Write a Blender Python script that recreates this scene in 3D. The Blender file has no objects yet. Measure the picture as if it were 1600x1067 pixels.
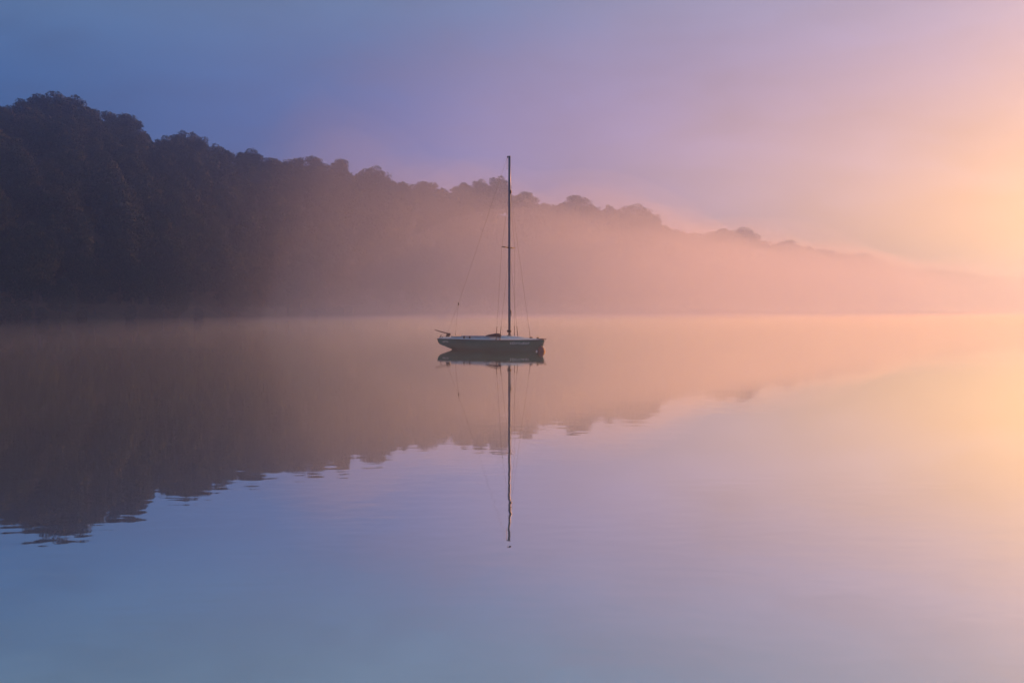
import bpy, bmesh, math, random
import numpy as np
from mathutils import Vector, Matrix

random.seed(7)
rng = np.random.default_rng(7)
sc = bpy.context.scene
col = sc.collection
R = math.radians

# ------------------------------------------------------------------ camera
EYE = 1.7                      # eye height above the lake, metres
F = 35.0 / 36.0 * 1600.0       # focal length in pixels of the 1600 px wide photograph
PITCH = math.atan((533.5 - 487.0) / F)
cd = bpy.data.cameras.new('camera')
cd.lens, cd.sensor_width = 35.0, 36.0
cd.clip_start, cd.clip_end = 0.1, 20000.0
cam = bpy.data.objects.new('camera', cd)
cam.location = (0, 0, EYE)
cam.rotation_euler = (R(90) - PITCH, 0, 0)
col.objects.link(cam)
sc.camera = cam

# ------------------------------------------------------------------ light
SUN_AZ = R(50) # clockwise from the view direction (+Y)
SUN_EL = R(15) 
GLOW_FLAT = 2.4 
SKY_GAIN = 0.865 
NISHITA = 0.005 
SUN_POWER = 4.9 
SUN_COL = (1.0, 0.36, 0.065) 
sun_dir = Vector((math.sin(SUN_AZ) * math.cos(SUN_EL), math.cos(SUN_AZ) * math.cos(SUN_EL), math.sin(SUN_EL)))


def lin(c):
    return tuple(((v / 255.0) / 12.92 if v <= 10 else (((v / 255.0) + 0.055) / 1.055) ** 2.4) for v in c)


world = bpy.data.worlds.new('World')
sc.world = world
world.use_nodes = True
nt = world.node_tree
nt.nodes.clear()
N, L = nt.nodes.new, nt.links.new


def math_node(op, a, b=None, tree=None):
    t = tree or nt
    n = t.nodes.new('ShaderNodeMath')
    n.operation = op
    for i, v in enumerate((a, b)):
        if v is None:
            continue
        if isinstance(v, (int, float)):
            n.inputs[i].default_value = v
        else:
            t.links.new(v, n.inputs[i])
    return n.outputs[0]


tc = N('ShaderNodeTexCoord')
sep = N('ShaderNodeSeparateXYZ'); L(tc.outputs['Generated'], sep.inputs[0])
comb = N('ShaderNodeCombineXYZ')
L(sep.outputs[0], comb.inputs[0]); L(sep.outputs[1], comb.inputs[1])
L(math_node('MULTIPLY', sep.outputs[2], GLOW_FLAT), comb.inputs[2])
nrm = N('ShaderNodeVectorMath'); nrm.operation = 'NORMALIZE'; L(comb.outputs[0], nrm.inputs[0])
dot = N('ShaderNodeVectorMath'); dot.operation = 'DOT_PRODUCT'; L(nrm.outputs[0], dot.inputs[0])
GLOW_AZ, GLOW_EL = R(32), R(1.5)      # heart of the dawn glow, low behind the end of the valley
sv = Vector((math.sin(GLOW_AZ) * math.cos(GLOW_EL), math.cos(GLOW_AZ) * math.cos(GLOW_EL), math.sin(GLOW_EL) * GLOW_FLAT)).normalized()
dot.inputs[1].default_value = sv
ang = math_node('DIVIDE', math_node('ARCCOSINE', math_node('MINIMUM', dot.outputs['Value'], 0.999999)), math.pi)
# thin wisps of high cloud bend the bands of colour
mp = N('ShaderNodeMapping'); mp.inputs['Rotation'].default_value = (0, 0.35, 0); mp.inputs['Scale'].default_value = (1.6, 1.6, 5.0)
L(tc.outputs['Generated'], mp.inputs[0])
nz = N('ShaderNodeTexNoise'); nz.inputs['Scale'].default_value = 1.7; nz.inputs['Detail'].default_value = 5.0
nz.inputs['Roughness'].default_value = 0.5; nz.inputs['Distortion'].default_value = 0.4
L(mp.outputs[0], nz.inputs['Vector'])
nz2 = N('ShaderNodeTexNoise'); nz2.inputs['Scale'].default_value = 5.5; nz2.inputs['Detail'].default_value = 6.0
nz2.inputs['Roughness'].default_value = 0.55; nz2.inputs['Distortion'].default_value = 0.8
L(mp.outputs[0], nz2.inputs['Vector'])
wisp = math_node('ADD', math_node('SUBTRACT', nz.outputs['Fac'], 0.5), math_node('MULTIPLY', math_node('SUBTRACT', nz2.outputs['Fac'], 0.5), 0.45))
ang2 = math_node('ADD', ang, math_node('MULTIPLY', wisp, 0.06))
ramp = N('ShaderNodeValToRGB'); L(ang2, ramp.inputs[0])
SKY = [(0.0, (255, 198, 104)), (4, (254, 192, 104)), (7, (252, 186, 112)), (11, (248, 182, 122)), (15, (235, 176, 142)),
       (19, (218, 171, 163)), (25, (196, 160, 173)), (32, (169, 144, 178)), (39, (147, 131, 172)), (44, (112, 110, 160)),
       (49, (80, 100, 155)), (60, (50, 92, 149)), (80, (46, 88, 144)), (120, (46, 78, 130)), (180, (46, 72, 122))]
cr = ramp.color_ramp
cr.interpolation = 'B_SPLINE'
while len(cr.elements) < len(SKY):
    cr.elements.new(0.5)
for e, (d, c) in zip(cr.elements, SKY):
    e.position = d / 180.0
for e, (d, c) in zip(cr.elements, SKY):
    e.position = d / 180.0
    e.color = lin(c) + (1,)
# higher up the colours fade into a plain grey blue
hi_f = N('ShaderNodeMapRange'); hi_f.interpolation_type = 'SMOOTHSTEP'
hi_f.inputs[1].default_value, hi_f.inputs[2].default_value, hi_f.inputs[3].default_value, hi_f.inputs[4].default_value = 0.16, 0.40, 0.0, 0.5
L(sep.outputs[2], hi_f.inputs[0])
hmix = N('ShaderNodeMix'); hmix.data_type = 'RGBA'
L(hi_f.outputs[0], hmix.inputs[0]); L(ramp.outputs[0], hmix.inputs[6]); hmix.inputs[7].default_value = lin((136, 154, 162)) + (1,)
gain = N('ShaderNodeMix'); gain.data_type = 'RGBA'; gain.blend_type = 'MULTIPLY'; gain.inputs[0].default_value = 1.0
L(hmix.outputs[2], gain.inputs[6])
wg = math_node('ADD', math_node('MULTIPLY', wisp, 0.7), 1.0)
L(wg, gain.inputs[7])
bg1 = N('ShaderNodeBackground'); L(gain.outputs[2], bg1.inputs[0]); bg1.inputs[1].default_value = SKY_GAIN
sky = N('ShaderNodeTexSky'); sky.sky_type = 'NISHITA'; sky.sun_disc = False
sky.sun_elevation = SUN_EL; sky.sun_rotation = SUN_AZ
bg2 = N('ShaderNodeBackground'); L(sky.outputs[0], bg2.inputs[0]); bg2.inputs[1].default_value = NISHITA
add = N('ShaderNodeAddShader'); L(bg1.outputs[0], add.inputs[0]); L(bg2.outputs[0], add.inputs[1])
wo = N('ShaderNodeOutputWorld'); L(add.outputs[0], wo.inputs[0])

sd = bpy.data.lights.new('sun', 'SUN')
sd.energy, sd.angle, sd.color = SUN_POWER, R(0.5), SUN_COL
sun = bpy.data.objects.new('sun', sd)
sun.rotation_euler = (-sun_dir).to_track_quat('-Z', 'Y').to_euler()
sun.location = sun_dir * 100
col.objects.link(sun)

sc.view_settings.view_transform = 'Standard'
sc.view_settings.look = 'None'
EXPOSURE = 0.36 
sc.view_settings.exposure = EXPOSURE
sc.view_settings.gamma = 1.0
sc.view_settings.use_curve_mapping = False
sc.render.engine = 'CYCLES'
cy = sc.cycles
cy.use_denoising = True
cy.max_bounces, cy.volume_bounces, cy.diffuse_bounces, cy.glossy_bounces, cy.transmission_bounces = 10, 6, 3, 4, 4
cy.transparent_max_bounces = 8
cy.sample_clamp_indirect = 5.0

HAZE_DENSITY = 0.0013 
HAZE_G = 0.84 
MIST_G = 0.4 
MIST_COL = (0.99, 0.935, 1.0, 1) 
SHEETS = [(-40, 1.0, 0.0008), (-15, 1.3, 0.0009), (-60, 2.6, 0.0002)] 
MIST = [(80, 2300, 74, 1.24, 0.0015), (170, 2300, 78, 1.34, 0.0019), (260, 1500, 70, 1.30, 0.0018), (360, 2300, 74, 1.26, 0.0018), (470, 2300, 66, 1.10, 0.0016), (560, 2300, 60, 1.05, 0.0014), (700, 2300, 60, 1.2, 0.0016), (420, 820, 26, 0.24, 0.0024), (560, 1000, 22, 0.16, 0.0024)] 
HAZE_COL = (0.44, 0.61, 1.0, 1) 


# ------------------------------------------------------------------ helpers
def ray(px, py):
    """Direction through a point of the photograph."""
    v = Vector(((px - 800.0) / F, 1.0, (533.5 - py) / F))
    c, s = math.cos(PITCH), math.sin(PITCH)
    return Vector((v.x, v.y * c + v.z * s, -v.y * s + v.z * c))


def material(name, base, rough=0.6, metal=0.0, spec=0.5):
    m = bpy.data.materials.new(name)
    m.use_nodes = True
    b = m.node_tree.nodes['Principled BSDF']
    b.inputs['Base Color'].default_value = tuple(base) + (1,)
    b.inputs['Roughness'].default_value = rough
    b.inputs['Metallic'].default_value = metal
    b.inputs['Specular IOR Level'].default_value = spec
    return m


def vary(m, c1, c2, scale, detail=4.0, bump=0.0, stretch=(1, 1, 1)):
    """Mottle a material between two colours with object-space noise."""
    t = m.node_tree
    b = t.nodes['Principled BSDF']
    tcn = t.nodes.new('ShaderNodeTexCoord')
    mpn = t.nodes.new('ShaderNodeMapping'); mpn.inputs['Scale'].default_value = stretch
    t.links.new(tcn.outputs['Object'], mpn.inputs[0])
    n = t.nodes.new('ShaderNodeTexNoise'); n.inputs['Scale'].default_value = scale; n.inputs['Detail'].default_value = detail
    t.links.new(mpn.outputs[0], n.inputs['Vector'])
    r = t.nodes.new('ShaderNodeValToRGB')
    r.color_ramp.elements[0].position, r.color_ramp.elements[1].position = 0.35, 0.68
    r.color_ramp.elements[0].color = tuple(c1) + (1,)
    r.color_ramp.elements[1].color = tuple(c2) + (1,)
    t.links.new(n.outputs['Fac'], r.inputs[0])
    t.links.new(r.outputs[0], b.inputs['Base Color'])
    if bump:
        bn = t.nodes.new('ShaderNodeBump'); bn.inputs['Strength'].default_value = bump; bn.inputs['Distance'].default_value = 0.02
        t.links.new(n.outputs['Fac'], bn.inputs['Height'])
        t.links.new(bn.outputs[0], b.inputs['Normal'])
    return m


def np_mesh(name, verts, faces, nper):
    """Mesh from numpy arrays; faces all have nper corners."""
    me = bpy.data.meshes.new(name)
    v = np.asarray(verts, dtype=np.float32); f = np.asarray(faces, dtype=np.int32)
    me.vertices.add(len(v)); me.vertices.foreach_set('co', v.ravel())
    me.loops.add(f.size); me.loops.foreach_set('vertex_index', f.ravel())
    me.polygons.add(len(f)); me.polygons.foreach_set('loop_start', np.arange(len(f), dtype=np.int32) * nper)
    me.update(calc_edges=True)
    return me


def link(name, me, mat=None, parent=None, smooth=False):
    o = bpy.data.objects.new(name, me)
    col.objects.link(o)
    if mat and me is not None and not me.materials:
        me.materials.append(mat)
    if parent:
        o.parent = parent
    if smooth:
        me.shade_smooth()
    return o


def bm_obj(name, bm, mat, parent=None, smooth=False):
    me = bpy.data.meshes.new(name)
    bmesh.ops.recalc_face_normals(bm, faces=bm.faces)
    bm.to_mesh(me); bm.free()
    return link(name, me, mat, parent, smooth)


def empty(name, loc, rz=0.0):
    o = bpy.data.objects.new(name, None)
    o.empty_display_size = 0.3
    o.location = loc; o.rotation_euler = (0, 0, rz)
    col.objects.link(o)
    return o


def tag(o, label, cat, group=None):
    o['label'] = label; o['category'] = cat
    if group:
        o['group'] = group
    return o


def add_tube(bm, pts, radii, seg=8, cap=True, oval=1.0):
    """Sweep a circle (or an oval: oval scales the local second axis) along a polyline."""
    pts = [Vector(p) for p in pts]
    if isinstance(radii, (int, float)):
        radii = [radii] * len(pts)
    rings = []
    for i, p in enumerate(pts):
        d = (pts[min(i + 1, len(pts) - 1)] - pts[max(i - 1, 0)]).normalized()
        up = Vector((0, 0, 1)) if abs(d.z) < 0.95 else Vector((1, 0, 0))
        a = d.cross(up).normalized(); b = d.cross(a).normalized()
        rings.append([bm.verts.new(p + (a * math.cos(2 * math.pi * k / seg) * oval + b * math.sin(2 * math.pi * k / seg)) * radii[i]) for k in range(seg)])
    for r0, r1 in zip(rings, rings[1:]):
        for k in range(seg):
            bm.faces.new((r0[k], r0[(k + 1) % seg], r1[(k + 1) % seg], r1[k]))
    if cap:
        bm.faces.new(rings[0][::-1]); bm.faces.new(rings[-1])


def add_box(bm, lo, hi, bevel=0.0, mtx=None):
    r = bmesh.ops.create_cube(bm, size=1.0)
    vs = r['verts']
    for v in vs:
        v.co = Vector([lo[i] + (v.co[i] + 0.5) * (hi[i] - lo[i]) for i in range(3)])
        if mtx:
            v.co = mtx @ v.co
    if bevel:
        es = list({e for v in vs for e in v.link_edges})
        bmesh.ops.bevel(bm, geom=es, offset=bevel, segments=2, affect='EDGES', profile=0.5)


def add_loft(bm, rings, closed=False, cap0=False, cap1=False):
    rr = [[bm.verts.new(Vector(p)) for p in r] for r in rings]
    n = len(rr[0])
    for a, b in zip(rr, rr[1:]):
        for k in range(n if closed else n - 1):
            try:
                bm.faces.new((a[k], a[(k + 1) % n], b[(k + 1) % n], b[k]))
            except ValueError:
                pass
    if cap0: bm.faces.new(rr[0][::-1])
    if cap1: bm.faces.new(rr[-1])
    return rr


def smooth01(t):
    t = np.clip(t, 0, 1)
    return t * t * (3 - 2 * t)


# ------------------------------------------------------------------ materials
def foliage_material():
    m = bpy.data.materials.new('foliage')
    m.use_nodes = True
    t = m.node_tree; b = t.nodes['Principled BSDF']
    oi = t.nodes.new('ShaderNodeObjectInfo')
    geo = t.nodes.new('ShaderNodeNewGeometry')
    ramp1 = t.nodes.new('ShaderNodeValToRGB')
    e = ramp1.color_ramp.elements
    e[0].position, e[0].color = 0.0, (0.008, 0.020, 0.014, 1)
    e[1].position, e[1].color = 1.0, (0.022, 0.027, 0.019, 1)
    x = e.new(0.45); x.color = (0.012, 0.026, 0.016, 1)
    x = e.new(0.75); x.color = (0.020, 0.032, 0.021, 1)
    t.links.new(oi.outputs['Random'], ramp1.inputs[0])
    # each leaf clump a little lighter or darker
    hsv = t.nodes.new('ShaderNodeHueSaturation')
    t.links.new(ramp1.outputs[0], hsv.inputs['Color'])
    t.links.new(math_node('ADD', math_node('MULTIPLY', geo.outputs['Random Per Island'], 0.9, t), 0.55, t), hsv.inputs['Value'])
    t.links.new(math_node('ADD', math_node('MULTIPLY', geo.outputs['Random Per Island'], 0.05, t), 0.475, t), hsv.inputs['Hue'])
    t.links.new(hsv.outputs[0], b.inputs['Base Color'])
    b.inputs['Roughness'].default_value = 0.75
    b.inputs['Specular IOR Level'].default_value = 0.2
    return m


M_leaf = foliage_material()
M_bark = vary(material('bark', (0.06, 0.05, 0.04), 0.9), (0.035, 0.028, 0.022), (0.085, 0.07, 0.055), 3.0, bump=0.6, stretch=(3, 3, 0.5))
M_earth = vary(material('woodland_floor', (0.05, 0.045, 0.03), 0.95), (0.03, 0.032, 0.018), (0.07, 0.055, 0.035), 0.35, bump=0.5)

# ------------------------------------------------------------------ water
def water_material():
    m = bpy.data.materials.new('lake_water')
    m.use_nodes = True
    t = m.node_tree; t.nodes.clear()
    NN, LL = t.nodes.new, t.links.new
    geo = NN('ShaderNodeNewGeometry')
    def noise(sx, sy, scale, detail, dist=0.0, off=0.0):
        mpn = NN('ShaderNodeMapping')
        mpn.inputs['Scale'].default_value = (sx, sy, 1.0); mpn.inputs['Location'].default_value = (off, off * 0.7, 0)
        mpn.inputs['Rotation'].default_value = (0, 0, R(-6))
        LL(geo.outputs['Position'], mpn.inputs[0])
        n = NN('ShaderNodeTexNoise'); n.inputs['Scale'].default_value = scale
        n.inputs['Detail'].default_value = detail; n.inputs['Distortion'].default_value = dist
        LL(mpn.outputs[0], n.inputs['Vector'])
        return n.outputs['Fac']
    ripple = noise(0.34, 1.0, 2.8, 2.0, 0.3)
    swell = noise(0.4, 1.0, 0.45, 1.0, 0.0, 13.0)
    chop = noise(0.8, 1.0, 3.6, 1.0, 0.2, 71.0)
    patch = noise(0.25, 1.0, 0.09, 2.0, 0.0, 41.0)          # calm and ruffled patches
    pr = NN('ShaderNodeMapRange'); pr.inputs[1].default_value = 0.38; pr.inputs[2].default_value = 0.62
    pr.inputs[3].default_value = 0.12; pr.inputs[4].default_value = 1.3
    LL(patch, pr.inputs[0])
    rc = math_node('ADD', math_node('MULTIPLY', ripple, RIPPLE, t), math_node('MULTIPLY', chop, CHOP, t), t)
    h = math_node('ADD', math_node('MULTIPLY', rc, pr.outputs[0], t), math_node('MULTIPLY', swell, SWELL, t), t)
    bn = NN('ShaderNodeBump'); bn.inputs['Strength'].default_value = 1.0; bn.inputs['Distance'].default_value = 1.0
    LL(h, bn.inputs['Height'])
    gl = NN('ShaderNodeBsdfGlossy'); gl.inputs['Roughness'].default_value = 0.015
    gl.inputs['Color'].default_value = (0.97, 1.0, 0.91, 1)
    LL(bn.outputs[0], gl.inputs['Normal'])
    df = NN('ShaderNodeBsdfDiffuse'); df.inputs['Color'].default_value = (0.012, 0.036, 0.070, 1)
    lw = NN('ShaderNodeLayerWeight'); lw.inputs['Blend'].default_value = 0.5
    LL(bn.outputs[0], lw.inputs['Normal'])
    fac = math_node('ADD', math_node('MULTIPLY', math_node('POWER', lw.outputs['Facing'], 3.0, t), 1.0 - WATER_F0, t), WATER_F0, t)
    mx = NN('ShaderNodeMixShader')
    LL(fac, mx.inputs[0]); LL(df.outputs[0], mx.inputs[1]); LL(gl.outputs[0], mx.inputs[2])
    out = NN('ShaderNodeOutputMaterial'); LL(mx.outputs[0], out.inputs[0])
    return m


WATER_F0 = 0.84
RIPPLE, SWELL, CHOP = 0.0008, 0.0014, 0.0009
M_water = water_material()
EXT = 4000.0
lake = link('lake_water', np_mesh('lake_water', [(-EXT, -1200, 0), (EXT, -1200, 0), (EXT, EXT, 0), (-EXT, EXT, 0)], [(0, 1, 2, 3)], 4), M_water)
lake['kind'] = 'structure'

# ------------------------------------------------------------------ the far shore: plan of the wooded hill
# shore line: bearing (as a column of the 1600 px photograph) and distance in metres
SH_U = np.array([-1500, -900, -400, 0, 250, 500, 700, 900, 1100, 1300, 1600, 1900, 2400], float)
SH_D = np.array([120, 140, 162, 180, 208, 262, 325, 410, 540, 700, 1000, 1300, 1700], float)
# skyline (tree tops) at those bearings, photograph rows
SK_U = np.array([-1500, -900, -400, 0, 60, 130, 200, 240, 300, 360, 420, 500, 560, 620, 680, 760, 830, 900, 980, 1040, 1100, 1150, 1220, 1310, 1400, 1440, 1500, 1545, 1600, 1900, 2400], float)
SK_Y = np.array([60, 90, 130, 166, 160, 165, 190, 215, 218, 240, 250, 259, 267, 282, 292, 293, 312, 317, 328, 350, 370, 366, 380, 394, 412, 420, 424, 432, 433, 442, 450], float)


def shore_d(u): return np.interp(u, SH_U, SH_D)
def slope_w(u): return np.interp(u, [-1500, 0, 400, 800, 1200, 1600, 2400], [75, 62, 70, 82, 120, 170, 220])
TREE_H = 14.0
def crest_h(u):
    d = shore_d(u) + slope_w(u)
    return (487.0 - np.interp(u, SK_U, SK_Y)) / F * d + EYE - TREE_H * 0.78


_k = [(rng.uniform(0.01, 0.05), rng.uniform(0.01, 0.06), rng.uniform(0, 6.28)) for _ in range(7)]
def lumps(x, y):
    return sum(np.sin(a * x + b * y + c) for a, b, c in _k) / 7.0


def place(u, v):
    """Point of the hillside: bearing u, v metres behind the water's edge."""
    u = np.asarray(u, float); v = np.asarray(v, float)
    d = shore_d(u) + v
    w = slope_w(u)
    x, y = (u - 800.0) / F * d, d
    t = v / w
    h = crest_h(u) * np.where(t < 1, 0.42 * np.clip(t, -1, 1) + 0.58 * smooth01(t), 1.0 - 0.10 * (t - 1) ** 2)
    h = np.where(t < 0, v * 0.08, h + 1.6 * lumps(x, y) * smooth01(t * 1.6) * (1 - smooth01(t * 2.2 - 1.2)) + 0.35 * smooth01(v / 3.0))
    h = np.maximum(h, -0.6)
    return x, y, h


us = np.concatenate([np.linspace(-1500, -200, 40), np.linspace(-180, 1700, 260), np.linspace(1720, 2400, 40)])
vs = np.concatenate([[-8, -3, 0, 1.5, 3, 6], np.linspace(10, 400, 60)])
UU, VV = np.meshgrid(us, vs, indexing='ij')
X, Y, Z = place(UU, VV)
nu, nv = UU.shape
idx = np.arange(nu * nv).reshape(nu, nv)
fc = np.stack([idx[:-1, :-1], idx[1:, :-1], idx[1:, 1:], idx[:-1, 1:]], -1).reshape(-1, 4)
hill = link('hillside', np_mesh('hillside', np.stack([X, Y, Z], -1).reshape(-1, 3), fc, 4), M_earth, smooth=True)
hill['kind'] = 'structure'


# ------------------------------------------------------------------ trees
def leaf_cloud(n_lumps, n_leaf, size, seed, flat=0.8, low=0.10):
    """Crown of leaf clumps: unit tree (height 1, crown about 0.75 wide). Returns verts, quads."""
    g = np.random.default_rng(seed)
    lobes = []
    for i in range(n_lumps):
        a = g.uniform(0, 2 * math.pi); zz = g.uniform(-0.85, 0.95)
        r = math.sqrt(max(0, 1 - zz * zz)) * g.uniform(0.55, 0.95)
        c = np.array([math.cos(a) * r * 0.30, math.sin(a) * r * 0.30, 0.57 + zz * 0.36])
        lobes.append((c, g.uniform(0.075, 0.145)))
    lobes.append((np.array([0, 0, 0.60]), 0.24)); lobes.append((np.array([0.03, 0, 0.78]), 0.15))
    wts = np.array([rr ** 2 for _, rr in lobes]); wts /= wts.sum()
    which = g.choice(len(lobes), n_leaf, p=wts)
    C = np.array([l[0] for l in lobes])[which]; Rr = np.array([l[1] for l in lobes])[which]
    d = g.normal(size=(n_leaf, 3)); d /= np.linalg.norm(d, axis=1)[:, None]
    rad = Rr * (0.62 + 0.45 * g.random(n_leaf) ** 0.7)
    P = C + d * rad[:, None] * np.array([1, 1, flat])
    nrmv = d + g.normal(scale=0.55, size=(n_leaf, 3)); nrmv /= np.linalg.norm(nrmv, axis=1)[:, None]
    h = g.normal(size=(n_leaf, 3)); a1 = np.cross(nrmv, h); a1 /= np.linalg.norm(a1, axis=1)[:, None]
    a2 = np.cross(nrmv, a1)
    s = size * g.uniform(0.55, 1.25, n_leaf)[:, None]
    V = np.stack([P - a1 * s, P - a2 * s * 0.6 + nrmv * s * 0.15, P + a1 * s, P + a2 * s * 0.6 - nrmv * s * 0.1], 1)
    V = V[:, :, :]
    keep = P[:, 2] > low
    V = V[keep]
    n = len(V)
    return V.reshape(-1, 3), np.arange(n * 4).reshape(n, 4)


def trunk_mesh(seed):
    g = random.Random(seed)
    bm = bmesh.new()
    pts = [(g.uniform(-.012, .012) * i, g.uniform(-.012, .012) * i, z) for i, z in enumerate((-0.06, 0.02, 0.16, 0.32, 0.5, 0.7))]
    add_tube(bm, pts, [0.034, 0.024, 0.019, 0.016, 0.011, 0.004], 7)
    for k in range(7):
        i = g.choice((2, 3, 3, 4)); p = Vector(pts[i]); a = g.uniform(0, 6.28); l = g.uniform(0.16, 0.27)
        q = p + Vector((math.cos(a) * l * .5, math.sin(a) * l * .5, l * .45)); e = p + Vector((math.cos(a) * l, math.sin(a) * l, l * .8))
        add_tube(bm, [p, q, e], [0.010, 0.006, 0.002], 5)
    me = bpy.data.meshes.new('trunk'); bm.to_mesh(me); bm.free()
    me.materials.append(M_bark); me.shade_smooth()
    return me


NV = 7
crown_meshes, trunk_meshes = [], []
for k in range(NV):
    v, f = leaf_cloud(26 + 3 * k, 6500, 0.021, 100 + k)
    me = np_mesh('crown', v, f, 4); me.materials.append(M_leaf)
    crown_meshes.append(me); trunk_meshes.append(trunk_mesh(200 + k))
far_crowns = [leaf_cloud(16 + 3 * k, 620, 0.06, 300 + k) for k in range(4)]

# explicit trees that stand out on the skyline: column, row of the top, crown width in px, label
SKYLINE = [
    (38, 155, 62, 'low broad tree crown at the far left end of the skyline'),
    (82, 148, 74, 'tallest tree on the left summit of the dark wooded hill'),
    (116, 149, 60, 'round crown just right of the highest treetop on the left hill'),
    (176, 178, 50, 'first tree on the step below the left summit'),
    (206, 182, 60, 'broad tree at the right edge of the second step of the ridge'),
    (284, 206, 48, 'bushy treetop on the blue ridge below the second step'),
    (308, 208, 40, 'small round tree right of the bushy top on the blue ridge'),
    (345, 226, 48, 'tree on the falling ridge between two darker round tops'),
    (392, 236, 52, 'flat topped tree on the ridge where blue turns to purple'),
    (444, 250, 50, 'tree in the purple haze right of the flat topped tree'),
    (494, 247, 54, 'first of two twin domed crowns in purple haze'),
    (530, 251, 46, 'second of two twin domed crowns in purple haze'),
    (584, 260, 52, 'large square shouldered crown in mauve haze left of the backstay'),
    (664, 283, 54, 'wide low crown in mauve haze left of the three small domes'),
    (720, 285, 36, 'small domed crown left of the boat backstay top'),
    (750, 282, 32, 'middle of three small domes left of the mast'),
    (780, 275, 40, 'highest small dome close left of the mast'),
    (822, 301, 38, 'crown showing immediately right of the mast'),
    (902, 307, 50, 'broad crown on the pink ridge midway right of the mast'),
    (990, 319, 52, 'tall round crown on the pink ridge before it drops'),
    (1016, 332, 32, 'small crown hanging on the right of the tall pink one'),
    (1122, 357, 50, 'left tree of the long orange hump on the ridge'),
    (1160, 357, 52, 'right tree of the long orange hump on the ridge'),
    (1226, 375, 46, 'faint crown on the orange ridge below the long hump'),
    (1350, 396, 46, 'last faint crown before the ridge melts into the orange glow'),
]


def tree(x, y, z, h, w, k, rz):
    root = empty('tree', (x, y, z), rz)
    tr = link('trunk', trunk_meshes[k], parent=root); cw = link('crown', crown_meshes[k], parent=root)
    s = (w / 0.75, w / 0.75, h)
    root.scale = s
    return root


for i, (u, ytop, wpx, lab) in enumerate(SKYLINE):
    v = float(slope_w(u)) * 1.02
    x, y, z = (float(q) for q in place(u, v))
    top = (487.0 - ytop) / F * y + EYE
    h = min(max(top - z, 10.0), 26.0)
    z = top - h * 0.985
    o = tree(x, y, z, h * 1.0, wpx / F * y * 1.12, i % NV, random.uniform(0, 6.28))
    tag(o, lab, 'tree', 'trees standing out on the skyline')

cand = []
u = -420.0
while u < 1800:
    d = float(shore_d(u)); w = float(slope_w(u))
    step = 7.0 if d < 300 else (8.0 if d < 600 else 9.5)
    v = random.uniform(0.8, 3.0)
    while v < w * 1.2 + 9:
        uu = u + random.uniform(-.42, .42) * step / d * F
        vv = v + random.uniform(-1.5, 1.5)
        x, y, z = (float(q) for q in place(uu, max(vv, 0.6)))
        near = vv < 4
        hh = random.uniform(7.5, 12.5) if near else random.uniform(11.0, 15.5)
        if vv > 0.85 * w:
            hh = random.uniform(9.8, 12.6)
        elif vv > 0.6 * w:
            hh = random.uniform(10.0, 13.0)
        cand.append((uu, vv, x, y, z, hh, hh * random.uniform(0.62, 0.86)))
        v += step * random.uniform(0.8, 1.05)
    u += step / d * F * 0.85
def shows(c):
    inside = -45 < c[0] < 1640
    return (c[6] / c[3]) if inside else (c[6] / c[3]) * 0.05
cand.sort(key=shows, reverse=True)
NEAR = 300 - len(SKYLINE) - 6
for i, (uu, vv, x, y, z, hh, ww) in enumerate(cand[:NEAR]):
    o = tree(x, y, z - 0.2, hh, ww, random.randrange(NV), random.uniform(0, 6.28))
    where = 'left edge' if uu < 140 else ('clear part' if uu < 330 else ('misty part' if uu < 520 else 'pale part'))
    say = {'left edge': 'at the darkest left edge of the wooded hill', 'clear part': 'between the left summit and the blue ridge',
           'misty part': 'where the left hill begins to sink into purple mist', 'pale part': 'in the pale mist left of the boat'}[where]
    if vv < 5:
        row, kind = 'shore', 'low tree at the water edge '
    elif vv > 0.8 * float(slope_w(uu)):
        row, kind = 'crest', 'tree just under the skyline '
    elif vv < 0.42 * float(slope_w(uu)):
        row, kind = 'lower slope', 'broadleaf tree on the lower slope '
    else:
        row, kind = 'upper slope', 'broadleaf tree high on the slope '
    tag(o, kind + say, 'tree', 'trees of the %s, %s' % (row, where))

VS, FS, off = [], [], 0
for i, (uu, vv, x, y, z, hh, ww) in enumerate(cand[NEAR:]):
    v, f = far_crowns[i % 4]
    a = random.uniform(0, 6.28); ca, sa = math.cos(a), math.sin(a)
    sx = ww / 0.75
    P = np.empty_like(v)
    P[:, 0] = (v[:, 0] * ca - v[:, 1] * sa) * sx + x
    P[:, 1] = (v[:, 0] * sa + v[:, 1] * ca) * sx + y
    P[:, 2] = v[:, 2] * hh + z - 0.3
    VS.append(P); FS.append(f + off); off += len(v)
wood = link('distant_wood', np_mesh('distant_wood', np.concatenate(VS), np.concatenate(FS), 4), M_leaf)
wood['kind'] = 'stuff'
wood['label'] = 'distant woodland fading into pink and orange mist'

# thicket under the crest trees: nobody could count its stems
VS, FS, off = [], [], 0
u = -300.0
while u < 1700:
    d = float(shore_d(u)); w = float(slope_w(u))
    for t in (0.93, 1.0, 1.07):
        uu = u + random.uniform(-2, 2)
        x, y, z = (float(q) for q in place(uu, w * t + random.uniform(-2, 2)))
        v, f = far_crowns[random.randrange(4)]
        a = random.uniform(0, 6.28); ca, sa = math.cos(a), math.sin(a)
        hh = random.uniform(7.5, 10.5); sx = random.uniform(7.5, 10.0) / 0.75
        P = np.empty_like(v)
        P[:, 0] = (v[:, 0] * ca - v[:, 1] * sa) * sx + x
        P[:, 1] = (v[:, 0] * sa + v[:, 1] * ca) * sx + y
        P[:, 2] = v[:, 2] * hh + z - 0.8
        VS.append(P); FS.append(f + off); off += len(v)
    u += 4.4 / d * F
thicket = link('thicket', np_mesh('thicket', np.concatenate(VS), np.concatenate(FS), 4), M_leaf)
thicket['kind'] = 'stuff'
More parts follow.
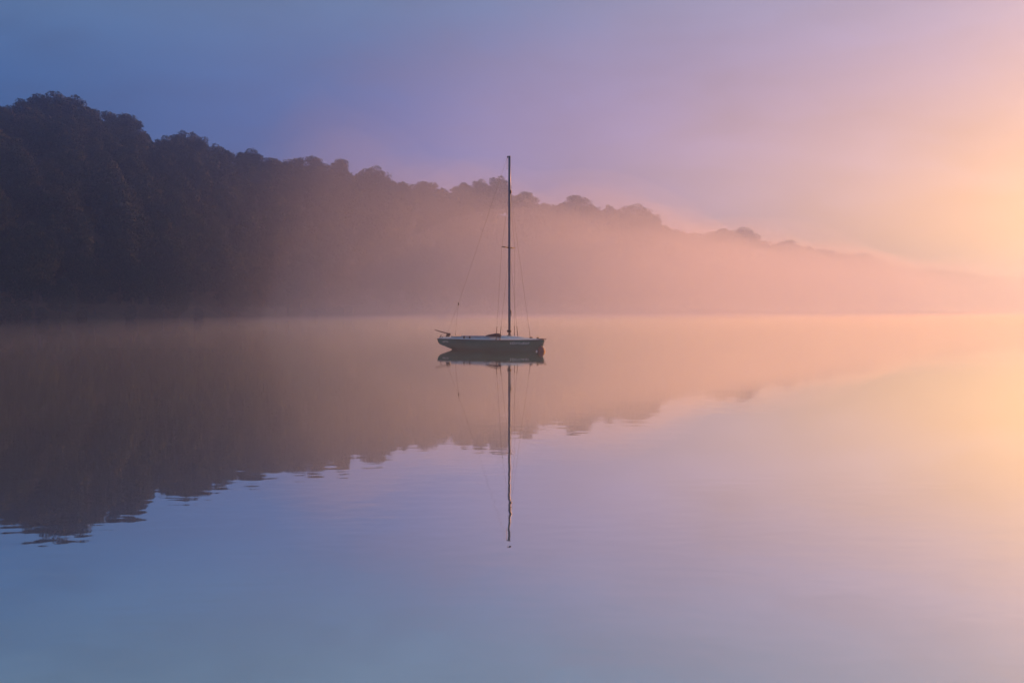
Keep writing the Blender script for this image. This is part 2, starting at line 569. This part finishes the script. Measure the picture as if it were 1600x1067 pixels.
thicket['label'] = 'dense thicket filling the crest of the wooded ridge'

# low bushes hanging over the water at the far left
bush_v, bush_f = leaf_cloud(22, 3200, 0.035, 900, low=0.02)
bush_v = bush_v * np.array([1, 1, 1.0]) - np.array([0, 0, 0.22])
bush_me = np_mesh('foliage', bush_v, bush_f, 4); bush_me.materials.append(M_leaf)
stem_me = trunk_mesh(901)
BUSH = [(8, 5.5, 'rounded olive bush overhanging the water at the left edge'), (34, 4.6, 'lower bush right of the olive one at the water edge'),
        (66, 3.2, 'small bush third from the left on the water edge'), (130, 3.4, 'small dark bush alone on the bank below the tall trees'),
        (205, 3.6, 'pale brown bush at the foot of the left wood'), (310, 3.2, 'last bush on the bank before the mist thickens')]
for u, s, lab in BUSH:
    x, y, z = (float(q) for q in place(u, -0.6))
    o = empty('bush', (x, y, -0.1), u)
    o.scale = (s * 1.2, s * 1.2, s * 1.1)
    link('foliage', bush_me, parent=o)
    st = link('stem', stem_me, parent=o); st.scale = (0.6, 0.6, 0.6); st.location = (0, 0, 0.0)
    tag(o, lab, 'bush', 'bushes at the water edge')

u = 241
x, y, z = (float(q) for q in place(u, float(slope_w(u)) * 1.04))
h = 13.0
o = tree(x, y, (487.0 - 226.0) / F * y + EYE - h, h, 9.5, 3, 1.1)
tag(o, 'dark tree filling the notch right of the second step of the ridge', 'tree', 'trees standing out on the skyline')

# ------------------------------------------------------------------ sailing boat
M_hull = vary(material('green_hull_paint', (0.02, 0.05, 0.045), 0.4, 0.0, 0.25), (0.004, 0.095, 0.078), (0.008, 0.120, 0.098), 2.2, stretch=(0.6, 1, 2.5))
M_boot = vary(material('antifouling', (0.03, 0.02, 0.02), 0.5, 0.0, 0.15), (0.014, 0.030, 0.030), (0.024, 0.040, 0.038), 6.0)
M_deck = vary(material('pale_deck', (0.6, 0.62, 0.64), 0.55), (0.52, 0.55, 0.57), (0.66, 0.68, 0.69), 5.0, bump=0.1)
M_well = vary(material('cockpit_gelcoat', (0.4, 0.42, 0.46), 0.6), (0.34, 0.37, 0.42), (0.46, 0.48, 0.52), 4.0)
M_rail = material('dark_rubbing_strake', (0.02, 0.016, 0.016), 0.5)
M_alloy = vary(material('anodised_alloy', (0.20, 0.20, 0.23), 0.38, 0.75), (0.15, 0.15, 0.18), (0.24, 0.24, 0.27), 3.0, stretch=(1, 1, 0.3))
M_wire = material('rigging_wire', (0.08, 0.07, 0.075), 0.45, 0.5)
M_dark = material('black_fitting', (0.018, 0.014, 0.016), 0.5)
M_canvas = vary(material('maroon_canvas', (0.05, 0.02, 0.03), 0.85), (0.030, 0.014, 0.026), (0.065, 0.028, 0.040), 9.0, bump=0.5)
M_wood = vary(material('varnished_wood', (0.05, 0.025, 0.018), 0.4), (0.035, 0.018, 0.014), (0.07, 0.032, 0.022), 8.0, stretch=(1, 6, 6))
M_letter = material('faded_lettering', (0.32, 0.48, 0.50), 0.5)
M_buoy = vary(material('red_buoy_plastic', (0.28, 0.05, 0.05), 0.55), (0.10, 0.030, 0.034), (0.16, 0.045, 0.045), 5.0)
M_white = material('white_float', (0.75, 0.75, 0.73), 0.45)
M_rope = vary(material('mooring_rope', (0.2, 0.16, 0.12), 0.9), (0.12, 0.10, 0.08), (0.24, 0.20, 0.15), 30.0)

YAW = R(28)
scale_b = F / 43.5
MAST_Y = 43.5
MAST_X = (796.0 - 800.0) / F * MAST_Y
# local axes: +x towards the bow (photo right and nearer), -y starboard (nearer the camera)
boat = empty('sailing_boat', (MAST_X, MAST_Y, 0.0), -YAW)
tag(boat, 'small green sailing keelboat with bare mast moored on the misty lake', 'sailing boat')

XS, XB = -3.40, 1.68         # transom and stem head, metres from the mast


def half_beam(x):
    t = (x - XS) / (XB - XS)
    pts_t = [0, .1, .25, .42, .58, .72, .84, .93, .975, 1.0]
    pts_b = [.50, .62, .78, .90, .92, .84, .62, .34, .15, .02]
    return float(np.interp(t, pts_t, pts_b))
def sheer(x): return 0.485 + 0.012 * ((x + 0.8) / 2.5) ** 2
def keel_z(x):
    return float(np.interp(x, [-3.40, -3.30, -3.15, -2.75, -2.1, -1.2, 0.0, 0.9, 1.35, 1.52, 1.60, 1.68], [0.20, 0.165, 0.12, -0.01, -0.16, -0.26, -0.29, -0.24, -0.14, 0.0, 0.16, 0.38]))


def section(x, n=13):
    """Starboard keel to sheer half section."""
    b, s, k = half_beam(x), sheer(x), keel_z(x)
    out = []
    for i in range(n):
        a = i / (n - 1) * math.pi / 2
        out.append((x, b * math.sin(a) ** 0.72, s - (s - k) * math.cos(a) ** 1.05 if i < n - 1 else s))
    return out


xs = [-3.40, -3.36, -3.30, -3.22, -3.12, -2.95, -2.75, -2.5, -2.2, -1.8, -1.4, -1.0, -0.6, -0.2, 0.2, 0.55, 0.85, 1.1, 1.3, 1.44, 1.53, 1.60, 1.65, 1.68]
bm = bmesh.new()
rings = []
for x in xs:
    st = section(x)
    # the transom leans: its foot sits a little forward of its top
    ring = [(p[0], -p[1], p[2]) for p in st[::-1]] + [(p[0], p[1], p[2]) for p in st[1:]]
    rings.append(ring)
rr = add_loft(bm, rings)
bm.faces.new(rr[0])
bmesh.ops.remove_doubles(bm, verts=bm.verts, dist=0.0005)
hull = bm_obj('hull', bm, M_hull, boat, True)
hull.data.materials.append(M_boot)
for p in hull.data.polygons:
    if p.center.z < -0.02 and p.center.x > -2.9:
        p.material_index = 1
    if abs(p.normal.x) > 0.98 and p.center.x < -3.39:
        p.use_smooth = False

# rubbing strake along the sheer, both sides
for s in (-1, 1):
    bm = bmesh.new()
    add_tube(bm, [(x, s * (half_beam(x) + 0.006), sheer(x) - 0.012) for x in xs], 0.016, 6)
    bm_obj('rubbing_strake', bm, M_rail, boat, True)

# deck with a cockpit opening
CK0, CK1, CKW = -2.70, -0.72, 0.50
def camber(x, y):
    b = max(half_beam(x), 0.05)
    return sheer(x) + 0.004 + 0.075 * (1 - (y / b) ** 2) * min(1.0, b / 0.6)
def ck_w(x):
    return min(CKW, half_beam(x) - 0.22)
bm = bmesh.new()
dx = sorted(set(xs + [CK0, CK1, -2.35, -1.6, -1.2]))
for x0, x1 in zip(dx, dx[1:]):
    if x0 >= CK0 - 1e-6 and x1 <= CK1 + 1e-6:
        spans = []
        for s in (-1, 1):
            spans.append([[s * (ck_w(x) + (half_beam(x) - ck_w(x)) * t) for t in (0, .33, .66, 1)] for x in (x0, x1)])
    else:
        spans = [[[half_beam(x) * t for t in (-1, -.75, -.5, -.25, 0, .25, .5, .75, 1)] for x in (x0, x1)]]
    for ya, yb in spans:
        add_loft(bm, [[(x0, y, camber(x0, y)) for y in ya], [(x1, y, camber(x1, y)) for y in yb]])
bmesh.ops.remove_doubles(bm, verts=bm.verts, dist=0.001)
deck = bm_obj('deck', bm, M_deck, boat, True)

# cockpit well: floor and sides below the deck opening
bm = bmesh.new()
cx = [CK0, -2.35, -1.8, -1.2, CK1]
loop_top = [(x, -ck_w(x), camber(x, ck_w(x)) - 0.003) for x in cx] + [(x, ck_w(x), camber(x, ck_w(x)) - 0.003) for x in cx[::-1]]
loop_bot = [(p[0] * 0.97 - 0.05, p[1] * 0.82, 0.12) for p in loop_top]
add_loft(bm, [loop_top, loop_bot], closed=True, cap1=True)
well = bm_obj('cockpit_well', bm, M_well, boat)
for s in (-1, 1):   # side benches
    bm = bmesh.new(); add_box(bm, (-2.5, min(s * .22, s * .40), 0.16), (-0.95, max(s * .22, s * .40), 0.34), 0.02)
    bm_obj('bench', bm, M_well, well)
# coaming: a pale upstand round the cockpit
bm = bmesh.new()
def upstand(pts, t, h):
    for (a, b) in zip(pts, pts[1:]):
        d = (Vector(b) - Vector(a)); d.z = 0; n = Vector((-d.y, d.x, 0)).normalized() * t
        r0 = [Vector(a) - n, Vector(a) + n, Vector(a) + n * .6 + Vector((0, 0, h)), Vector(a) - n * .6 + Vector((0, 0, h))]
        r1 = [p + (Vector(b) - Vector(a)) for p in r0]
        add_loft(bm, [r0, r1], closed=True, cap0=True, cap1=True)
edge = [(x, camber(x, ck_w(x) + .02)) for x in cx]
upstand([(x, -ck_w(x) - .02, z) for x, z in edge], 0.016, 0.085)
upstand([(x, ck_w(x) + .02, z) for x, z in edge], 0.016, 0.085)
upstand([(CK0, -ck_w(CK0), camber(CK0, 0) - .05), (CK0, ck_w(CK0), camber(CK0, 0) - .05)], 0.016, 0.12)
bm_obj('coaming', bm, M_well, boat)
# cuddy: raised part of the deck that carries the mast
bm = bmesh.new()
rgs = []
for x, w, h in ((-0.42, .46, .0), (-0.36, .45, .085), (0.15, .40, .075), (0.55, .30, .045), (0.80, .20, .0)):
    rgs.append([(x, y, camber(x, y) - .01 + h * (1 - (y / w) ** 4) + (.01 if abs(y) < w * .9 else 0)) for y in np.linspace(-w, w, 9)])
add_loft(bm, rgs)
bm_obj('cuddy', bm, M_deck, boat, True)
ZD = camber(0, 0) + 0.075

# mast with its fittings
MT = 8.43
bm = bmesh.new()
add_tube(bm, [(0, 0, ZD - .03), (0.0, 0, 2.0), (0, 0, 5.0), (0.0, 0, 7.2), (0.0, 0, MT)], [0.058, 0.058, 0.058, 0.056, 0.052], 14, oval=0.72)
mast = bm_obj('mast', bm, M_alloy, boat, True)
bm = bmesh.new(); add_box(bm, (-0.115, -.02, MT - .005), (0.05, .02, MT + .03), 0.006)
add_tube(bm, [(-.09, 0, MT - .05), (-.09, 0, MT)], 0.02, 8)
bm_obj('masthead_crane', bm, M_dark, mast)
bm = bmesh.new(); add_tube(bm, [(-.105, 0, MT), (-.112, .0, MT - .2), (-.118, 0, MT - .55)], 0.008, 6)
bm_obj('halyard_end', bm, M_wire, mast)
bm = bmesh.new(); add_box(bm, (-.085, -.05, 0.80), (0.075, .05, 0.90), 0.015); add_box(bm, (-.12, -.022, .82), (-.06, .022, .87), 0.008)
bm_obj('gooseneck', bm, M_dark, mast)
bm = bmesh.new(); add_box(bm, (-.10, -.08, ZD - .02), (.10, .08, ZD + .03), 0.01); bm_obj('mast_step', bm, M_dark, mast)
bm = bmesh.new(); add_tube(bm, [(.07, -.02, 1.78), (.095, -.03, 1.66), (.10, -.03, 1.50)], [.018, .016, .008], 6)
bm_obj('halyard_cleat', bm, M_dark, mast)
bm = bmesh.new(); add_box(bm, (0.03, -.03, 6.82), (0.10, .03, 6.98), 0.012); bm_obj('forestay_fitting', bm, M_dark, mast)
ZS = 4.48
for s in (-1, 1):
    bm = bmesh.new(); add_tube(bm, [(-.01, s * .03, ZS), (-.05, s * .60, ZS + .02)], [0.028, 0.020], 8, oval=0.6)
    bm_obj('spreader', bm, M_dark, mast, True)


def wire(name, pts, r, mat=M_wire, parent=boat, seg=6):
    bm = bmesh.new(); add_tube(bm, pts, r, seg)
    return bm_obj(name, bm, mat, parent, True)


RW = 0.0034 
CH = 0.84
for s in (-1, 1):
    dz = camber(-.08, CH)
    b1, b2 = (-.20, s * CH, dz), (-.02, s * CH, dz)
    wire('shroud', [(0, s * .03, 6.85), (-.05, s * .60, ZS + .02), b1], RW)
    wire('shroud', [(0, s * .03, ZS - .12), b2], RW)
    top1 = Vector((-.05, s * .60, ZS + .02)); top2 = Vector((0, s * .03, ZS - .12))
    for b, t in ((b1, top1), (b2, top2)):
        b = Vector(b); d = (t - b).normalized()
        wire('shroud_cover', [b, b + d * .57], [.016, .013], M_dark)
        bm = bmesh.new(); add_box(bm, (b.x - .03, b.y - .02, b.z - .012), (b.x + .03, b.y + .02, b.z + .02), .004); bm_obj('chainplate', bm, M_alloy, boat)
wire('forestay', [(.06, 0, 6.9), (1.02, 0, camber(1.02, 0))], RW)
wire('forestay_tensioner', [(0.955, 0, camber(1, 0) + .46), (1.02, 0, camber(1.02, 0))], .008, M_dark)
BR = Vector((-2.60, 0, 2.05))
wire('backstay', [(-.10, 0, MT), BR], RW)
for s in (-1, 1):
    q = Vector((-3.02, s * .40, camber(-3.02, .4)))
    wire('backstay_bridle', [BR, q], RW)
    wire('bridle_tensioner', [q, q + (BR - q) * .11], .011, M_dark)
bm = bmesh.new(); add_box(bm, tuple(BR - Vector((.02, .015, .06))), tuple(BR + Vector((.03, .015, .05))), .008); bm_obj('bridle_block', bm, M_dark, boat)

# stern gear: rudder head, cocked tiller, cleats
zs = camber(-3.2, 0)
bm = bmesh.new(); add_box(bm, (-3.24, -.05, zs - .04), (-3.08, .05, zs + .07), .015); add_box(bm, (-3.22, -.035, zs + .06), (-3.02, .035, zs + .16), .02)
rud = bm_obj('rudder_head', bm, M_dark, boat)
wire('tiller', [(-3.02, 0, zs + .12), (-3.40, .03, zs + .19), (-3.88, .06, zs + .30)], [.028, .024, .017], M_wood, rud, 8)
wire('pushpit_stub', [(-3.37, -.36, .49), (-3.33, -.35, .60), (-3.28, -.34, .66)], [.022, .018, .014], M_dark)
bm = bmesh.new(); add_box(bm, (-3.30, -.33, zs - .05), (-3.22, -.27, zs + .0), .01); bm_obj('stern_cleat', bm, M_dark, boat)
# rudder blade under the counter
bm = bmesh.new(); add_box(bm, (-2.95, -.015, -.55), (-2.62, .015, .06), .01); bm_obj('rudder_blade', bm, M_boot, boat)
# winches on the coaming
for x in (-1.95, -1.66):
    for s in (-1, 1):
        bm = bmesh.new(); add_tube(bm, [(x, s * .60, camber(x, .6)), (x, s * .60, camber(x, .6) + .05), (x, s * .60, camber(x, .6) + .06), (x, s * .60, camber(x, .6) + .10)], [.042, .030, .034, .036], 12)
        bm_obj('winch', bm, M_dark, boat, True)
# bow gear
bm = bmesh.new(); add_box(bm, (1.0, -.05, camber(1, 0) - .005), (1.12, .05, camber(1, 0) + .045), .012); bm_obj('stem_cleat', bm, M_dark, boat)
bm = bmesh.new(); add_box(bm, (1.36, -.05, sheer(1.4) + .02), (1.66, .05, sheer(1.5) + .055), .01); add_box(bm, (1.34, -.04, sheer(1.4) + .03), (1.42, .04, sheer(1.4) + .11), .01)
bm_obj('bow_fairlead', bm, M_wood, boat)
wire('bow_roller', [(1.60, 0, sheer(1.6) + .035), (1.80, 0, sheer(1.6) + .045)], .014, M_dark)


# faded name on the bow and number on the quarter: marks too small to read, set 2 mm proud of the planking
def side_point(x, z):
    st = section(x, 40)
    for p, q in zip(st, st[1:]):
        if p[2] <= z <= q[2]:
            t = (z - p[2]) / max(q[2] - p[2], 1e-6)
            return Vector((x, -(p[1] + (q[1] - p[1]) * t) - .003, z))
    return Vector((x, -st[-1][1] - .003, z))
def lettering(name, x0, x1, z0, z1, n, seed):
    g = random.Random(seed)
    bm = bmesh.new(); step = (x1 - x0) / n
    for i in range(n):
        a = x0 + i * step; b = a + step * g.uniform(.62, .86)
        top, bot = z1 - g.uniform(0, .012), z0 + g.uniform(0, .012)
        t = (z1 - z0) * .24; sw = step * .22
        strokes = [(a, a + sw, bot, top)]
        k = g.randrange(4)
        if k != 0: strokes.append((a + sw * 1.02, b, top - t, top))
        if k != 1: strokes.append((a + sw * 1.02, b, bot, bot + t))
        if k in (0, 2): strokes.append((b + .001, b + sw, bot + t, top))
        for xa, xb, za, zb in strokes:
            vs_ = [bm.verts.new(side_point(xa, za)), bm.verts.new(side_point(xb, za)), bm.verts.new(side_point(xb, zb)), bm.verts.new(side_point(xa, zb))]
            bm.faces.new(vs_)
    return bm_obj(name, bm, M_letter, hull)
lettering('name_lettering', 0.44, 1.22, 0.30, 0.40, 9, 3)
lettering('registration_lettering', -3.10, -2.72, 0.33, 0.40, 6, 5)

# dark canvas bundle lying on the deck by the mast
bm = bmesh.new()
rgs = []
for i, (t, w, h) in enumerate([(0, .05, .02), (.08, .13, .07), (.25, .19, .11), (.45, .21, .15), (.65, .20, .18), (.85, .17, .19), (.97, .13, .17), (1.0, .07, .10)]):
    x = -0.98 + t * .72
    rgs.append([(x + random.uniform(-.01, .01), w * math.cos(a) + random.uniform(-.012, .012), h * .5 + h * .5 * math.sin(a) + random.uniform(-.008, .008)) for a in np.linspace(0, 2 * math.pi, 14, endpoint=False)])
add_loft(bm, rgs, closed=True, cap0=True, cap1=True)
bundle = bm_obj('sail_bundle', bm, M_canvas, None, True)
bp = Matrix.Translation((MAST_X, MAST_Y, 0)) @ Matrix.Rotation(-YAW, 4, 'Z') @ Vector((0.0, -.36, camber(-.5, .36) + .06))
bundle.location = bp; bundle.scale = (1, 1, 0.78); bundle.rotation_euler = (0, 0, -YAW)
tag(bundle, 'dark maroon canvas bundle lying on deck left of the mast', 'sail bundle')

# mooring buoy at the bow, its white float and the line
def boat_pt(x, y, z):
    return Matrix.Translation((MAST_X, MAST_Y, 0)) @ Matrix.Rotation(-YAW, 4, 'Z') @ Vector((x, y, z))
bp = boat_pt(1.66, -.22, 0.0)
buoy = empty('mooring_buoy', bp)
prof = [(0.0, -.20), (.09, -.19), (.16, -.10), (.175, 0.0), (.165, .06), (.13, .13), (.08, .19), (.035, .23), (.03, .26), (0.0, .265)]
bm = bmesh.new()
add_loft(bm, [[(r * math.cos(a), r * math.sin(a), z) for a in np.linspace(0, 2 * math.pi, 20, endpoint=False)] for r, z in prof[1:-1]], closed=True, cap0=True, cap1=True)
bm_obj('float_body', bm, M_buoy, buoy, True)
bm = bmesh.new()
add_tube(bm, [(.035 * math.cos(a), 0, .285 + .035 * math.sin(a)) for a in np.linspace(0, 2 * math.pi, 13)], .008, 6)
bm_obj('shackle', bm, M_dark, buoy, True)
tag(buoy, 'red mooring buoy floating against the bow of the boat', 'buoy')
fl = boat_pt(1.50, -.33, 0.0)
bm = bmesh.new()
bmesh.ops.create_uvsphere(bm, u_segments=14, v_segments=10, radius=.042)
for v in bm.verts: v.co.z *= .9
add_tube(bm, [(0, 0, .03), (0, 0, .055)], .012, 8)
flo = bm_obj('line_float', bm, M_white, None, True); flo.location = fl + Vector((0, 0, .01))
tag(flo, 'tiny white float on the water beside the red buoy', 'float')
bm = bmesh.new()
add_tube(bm, [boat_pt(1.76, 0, sheer(1.6) + .03), boat_pt(1.75, -.08, .42), boat_pt(1.70, -.17, .34), bp + Vector((0, 0, .31))], .009, 6)
ro = bm_obj('mooring_line', bm, M_rope, None, True)
tag(ro, 'short rope from the bow roller down to the red buoy', 'rope')

# ------------------------------------------------------------------ haze
TOP = 66.0
def air(name, bm, density, smooth=False):
    mh = bpy.data.materials.new(name)
    mh.use_nodes = True
    t = mh.node_tree; t.nodes.clear()
    pv = t.nodes.new('ShaderNodeVolumePrincipled')
    pv.inputs['Color'].default_value = HAZE_COL if name == 'haze' else MIST_COL
    pv.inputs['Density'].default_value = density
    pv.inputs['Anisotropy'].default_value = HAZE_G if name == 'haze' else MIST_G
    pv.inputs['Density Attribute'].default_value = ''
    out = t.nodes.new('ShaderNodeOutputMaterial'); t.links.new(pv.outputs[0], out.inputs['Volume'])
    o = bm_obj(name, bm, mh, None, smooth)
    o['kind'] = 'stuff'
    return o


bm = bmesh.new(); add_box(bm, (-EXT - 50, -1250, -1.0), (EXT + 50, EXT + 50, TOP))
air('haze', bm, HAZE_DENSITY)
# the morning mist proper: a shallow sheet lying on the water and a bank drifting along the far shore
for x0, h, d in SHEETS:
    bm = bmesh.new(); add_box(bm, (x0, -300, -0.9), (1500, 1700, h))
    air('mist_sheet', bm, d)
for mi, (u0, u1, rb, hgt, dens) in enumerate(MIST):
    # a long bank drifting off the shore, thin at its ends and along its edges, its crest uneven
    ns, nt_ = 90, 24
    g = random.Random(40 + mi)
    w1, w2, w3 = g.uniform(0, 6), g.uniform(0, 6), g.uniform(0, 6)
    top, bot = [], []
    for i in range(ns + 1):
        q = i / ns
        uq = u0 + (u1 - u0) * q
        taper = float(smooth01(min(q / 0.46, 1.0)) ** 1.7 * smooth01(min((1 - q) / 0.15, 1.0)))
        wd = rb * taper + 0.2
        cd_ = float(shore_d(uq)) - rb - 6
        sc_ = min(1.0 + q, float(shore_d(uq)) / 260.0)
        cx_, cy_ = (uq - 800.0) / F * cd_, cd_
        nx2 = Vector((float((uq + 5 - 800) / F * shore_d(uq + 5) - (uq - 805) / F * shore_d(uq - 5)), float(shore_d(uq + 5) - shore_d(uq - 5)), 0)).normalized()
        nn = Vector((-nx2.y, nx2.x, 0))
        for j in range(nt_ + 1):
            r = -1 + 2 * j / nt_
            k = 1 + 0.13 * math.sin(17 * q + w1 + 1.5 * r) + 0.08 * math.sin(39 * q + w2 + 3 * r) + 0.05 * math.sin(71 * q + w3)
            hz = min(hgt * (float((487.0 - np.interp(uq, SK_U, SK_Y)) / F * cd_) + EYE) * float(np.interp(uq, [500, 750, 950, 1150, 1350], [1.0, 0.84, 0.81, 0.87, 0.92])) * float(smooth01(min(q / 0.14, 1.0))) ** 0.5 * float(smooth01(min((1 - q) / 0.15, 1.0))) * (1 - r * r) ** 1.3 * k, TOP - 2.0)
            p = Vector((cx_, cy_, 0)) + nn * (r * wd)
            top.append((p.x, p.y, -0.7 + hz)); bot.append((p.x, p.y, -0.75))
    ix = np.arange((ns + 1) * (nt_ + 1)).reshape(ns + 1, nt_ + 1)
    f1 = np.stack([ix[:-1, :-1], ix[1:, :-1], ix[1:, 1:], ix[:-1, 1:]], -1).reshape(-1, 4)
    off_ = len(top)
    f2 = f1[:, ::-1] + off_
    rim = np.concatenate([ix[:, 0], ix[-1, 1:], ix[-2::-1, -1], ix[0, -2:0:-1]])
    nx_ = np.roll(rim, -1)
    f3 = np.stack([rim, rim + off_, nx_ + off_, nx_], -1)
    bm = bmesh.new()
    bm.from_mesh(np_mesh('mist_bank', top + bot, np.concatenate([f1, f2, f3]), 4))
    air('mist_bank', bm, dens, True)
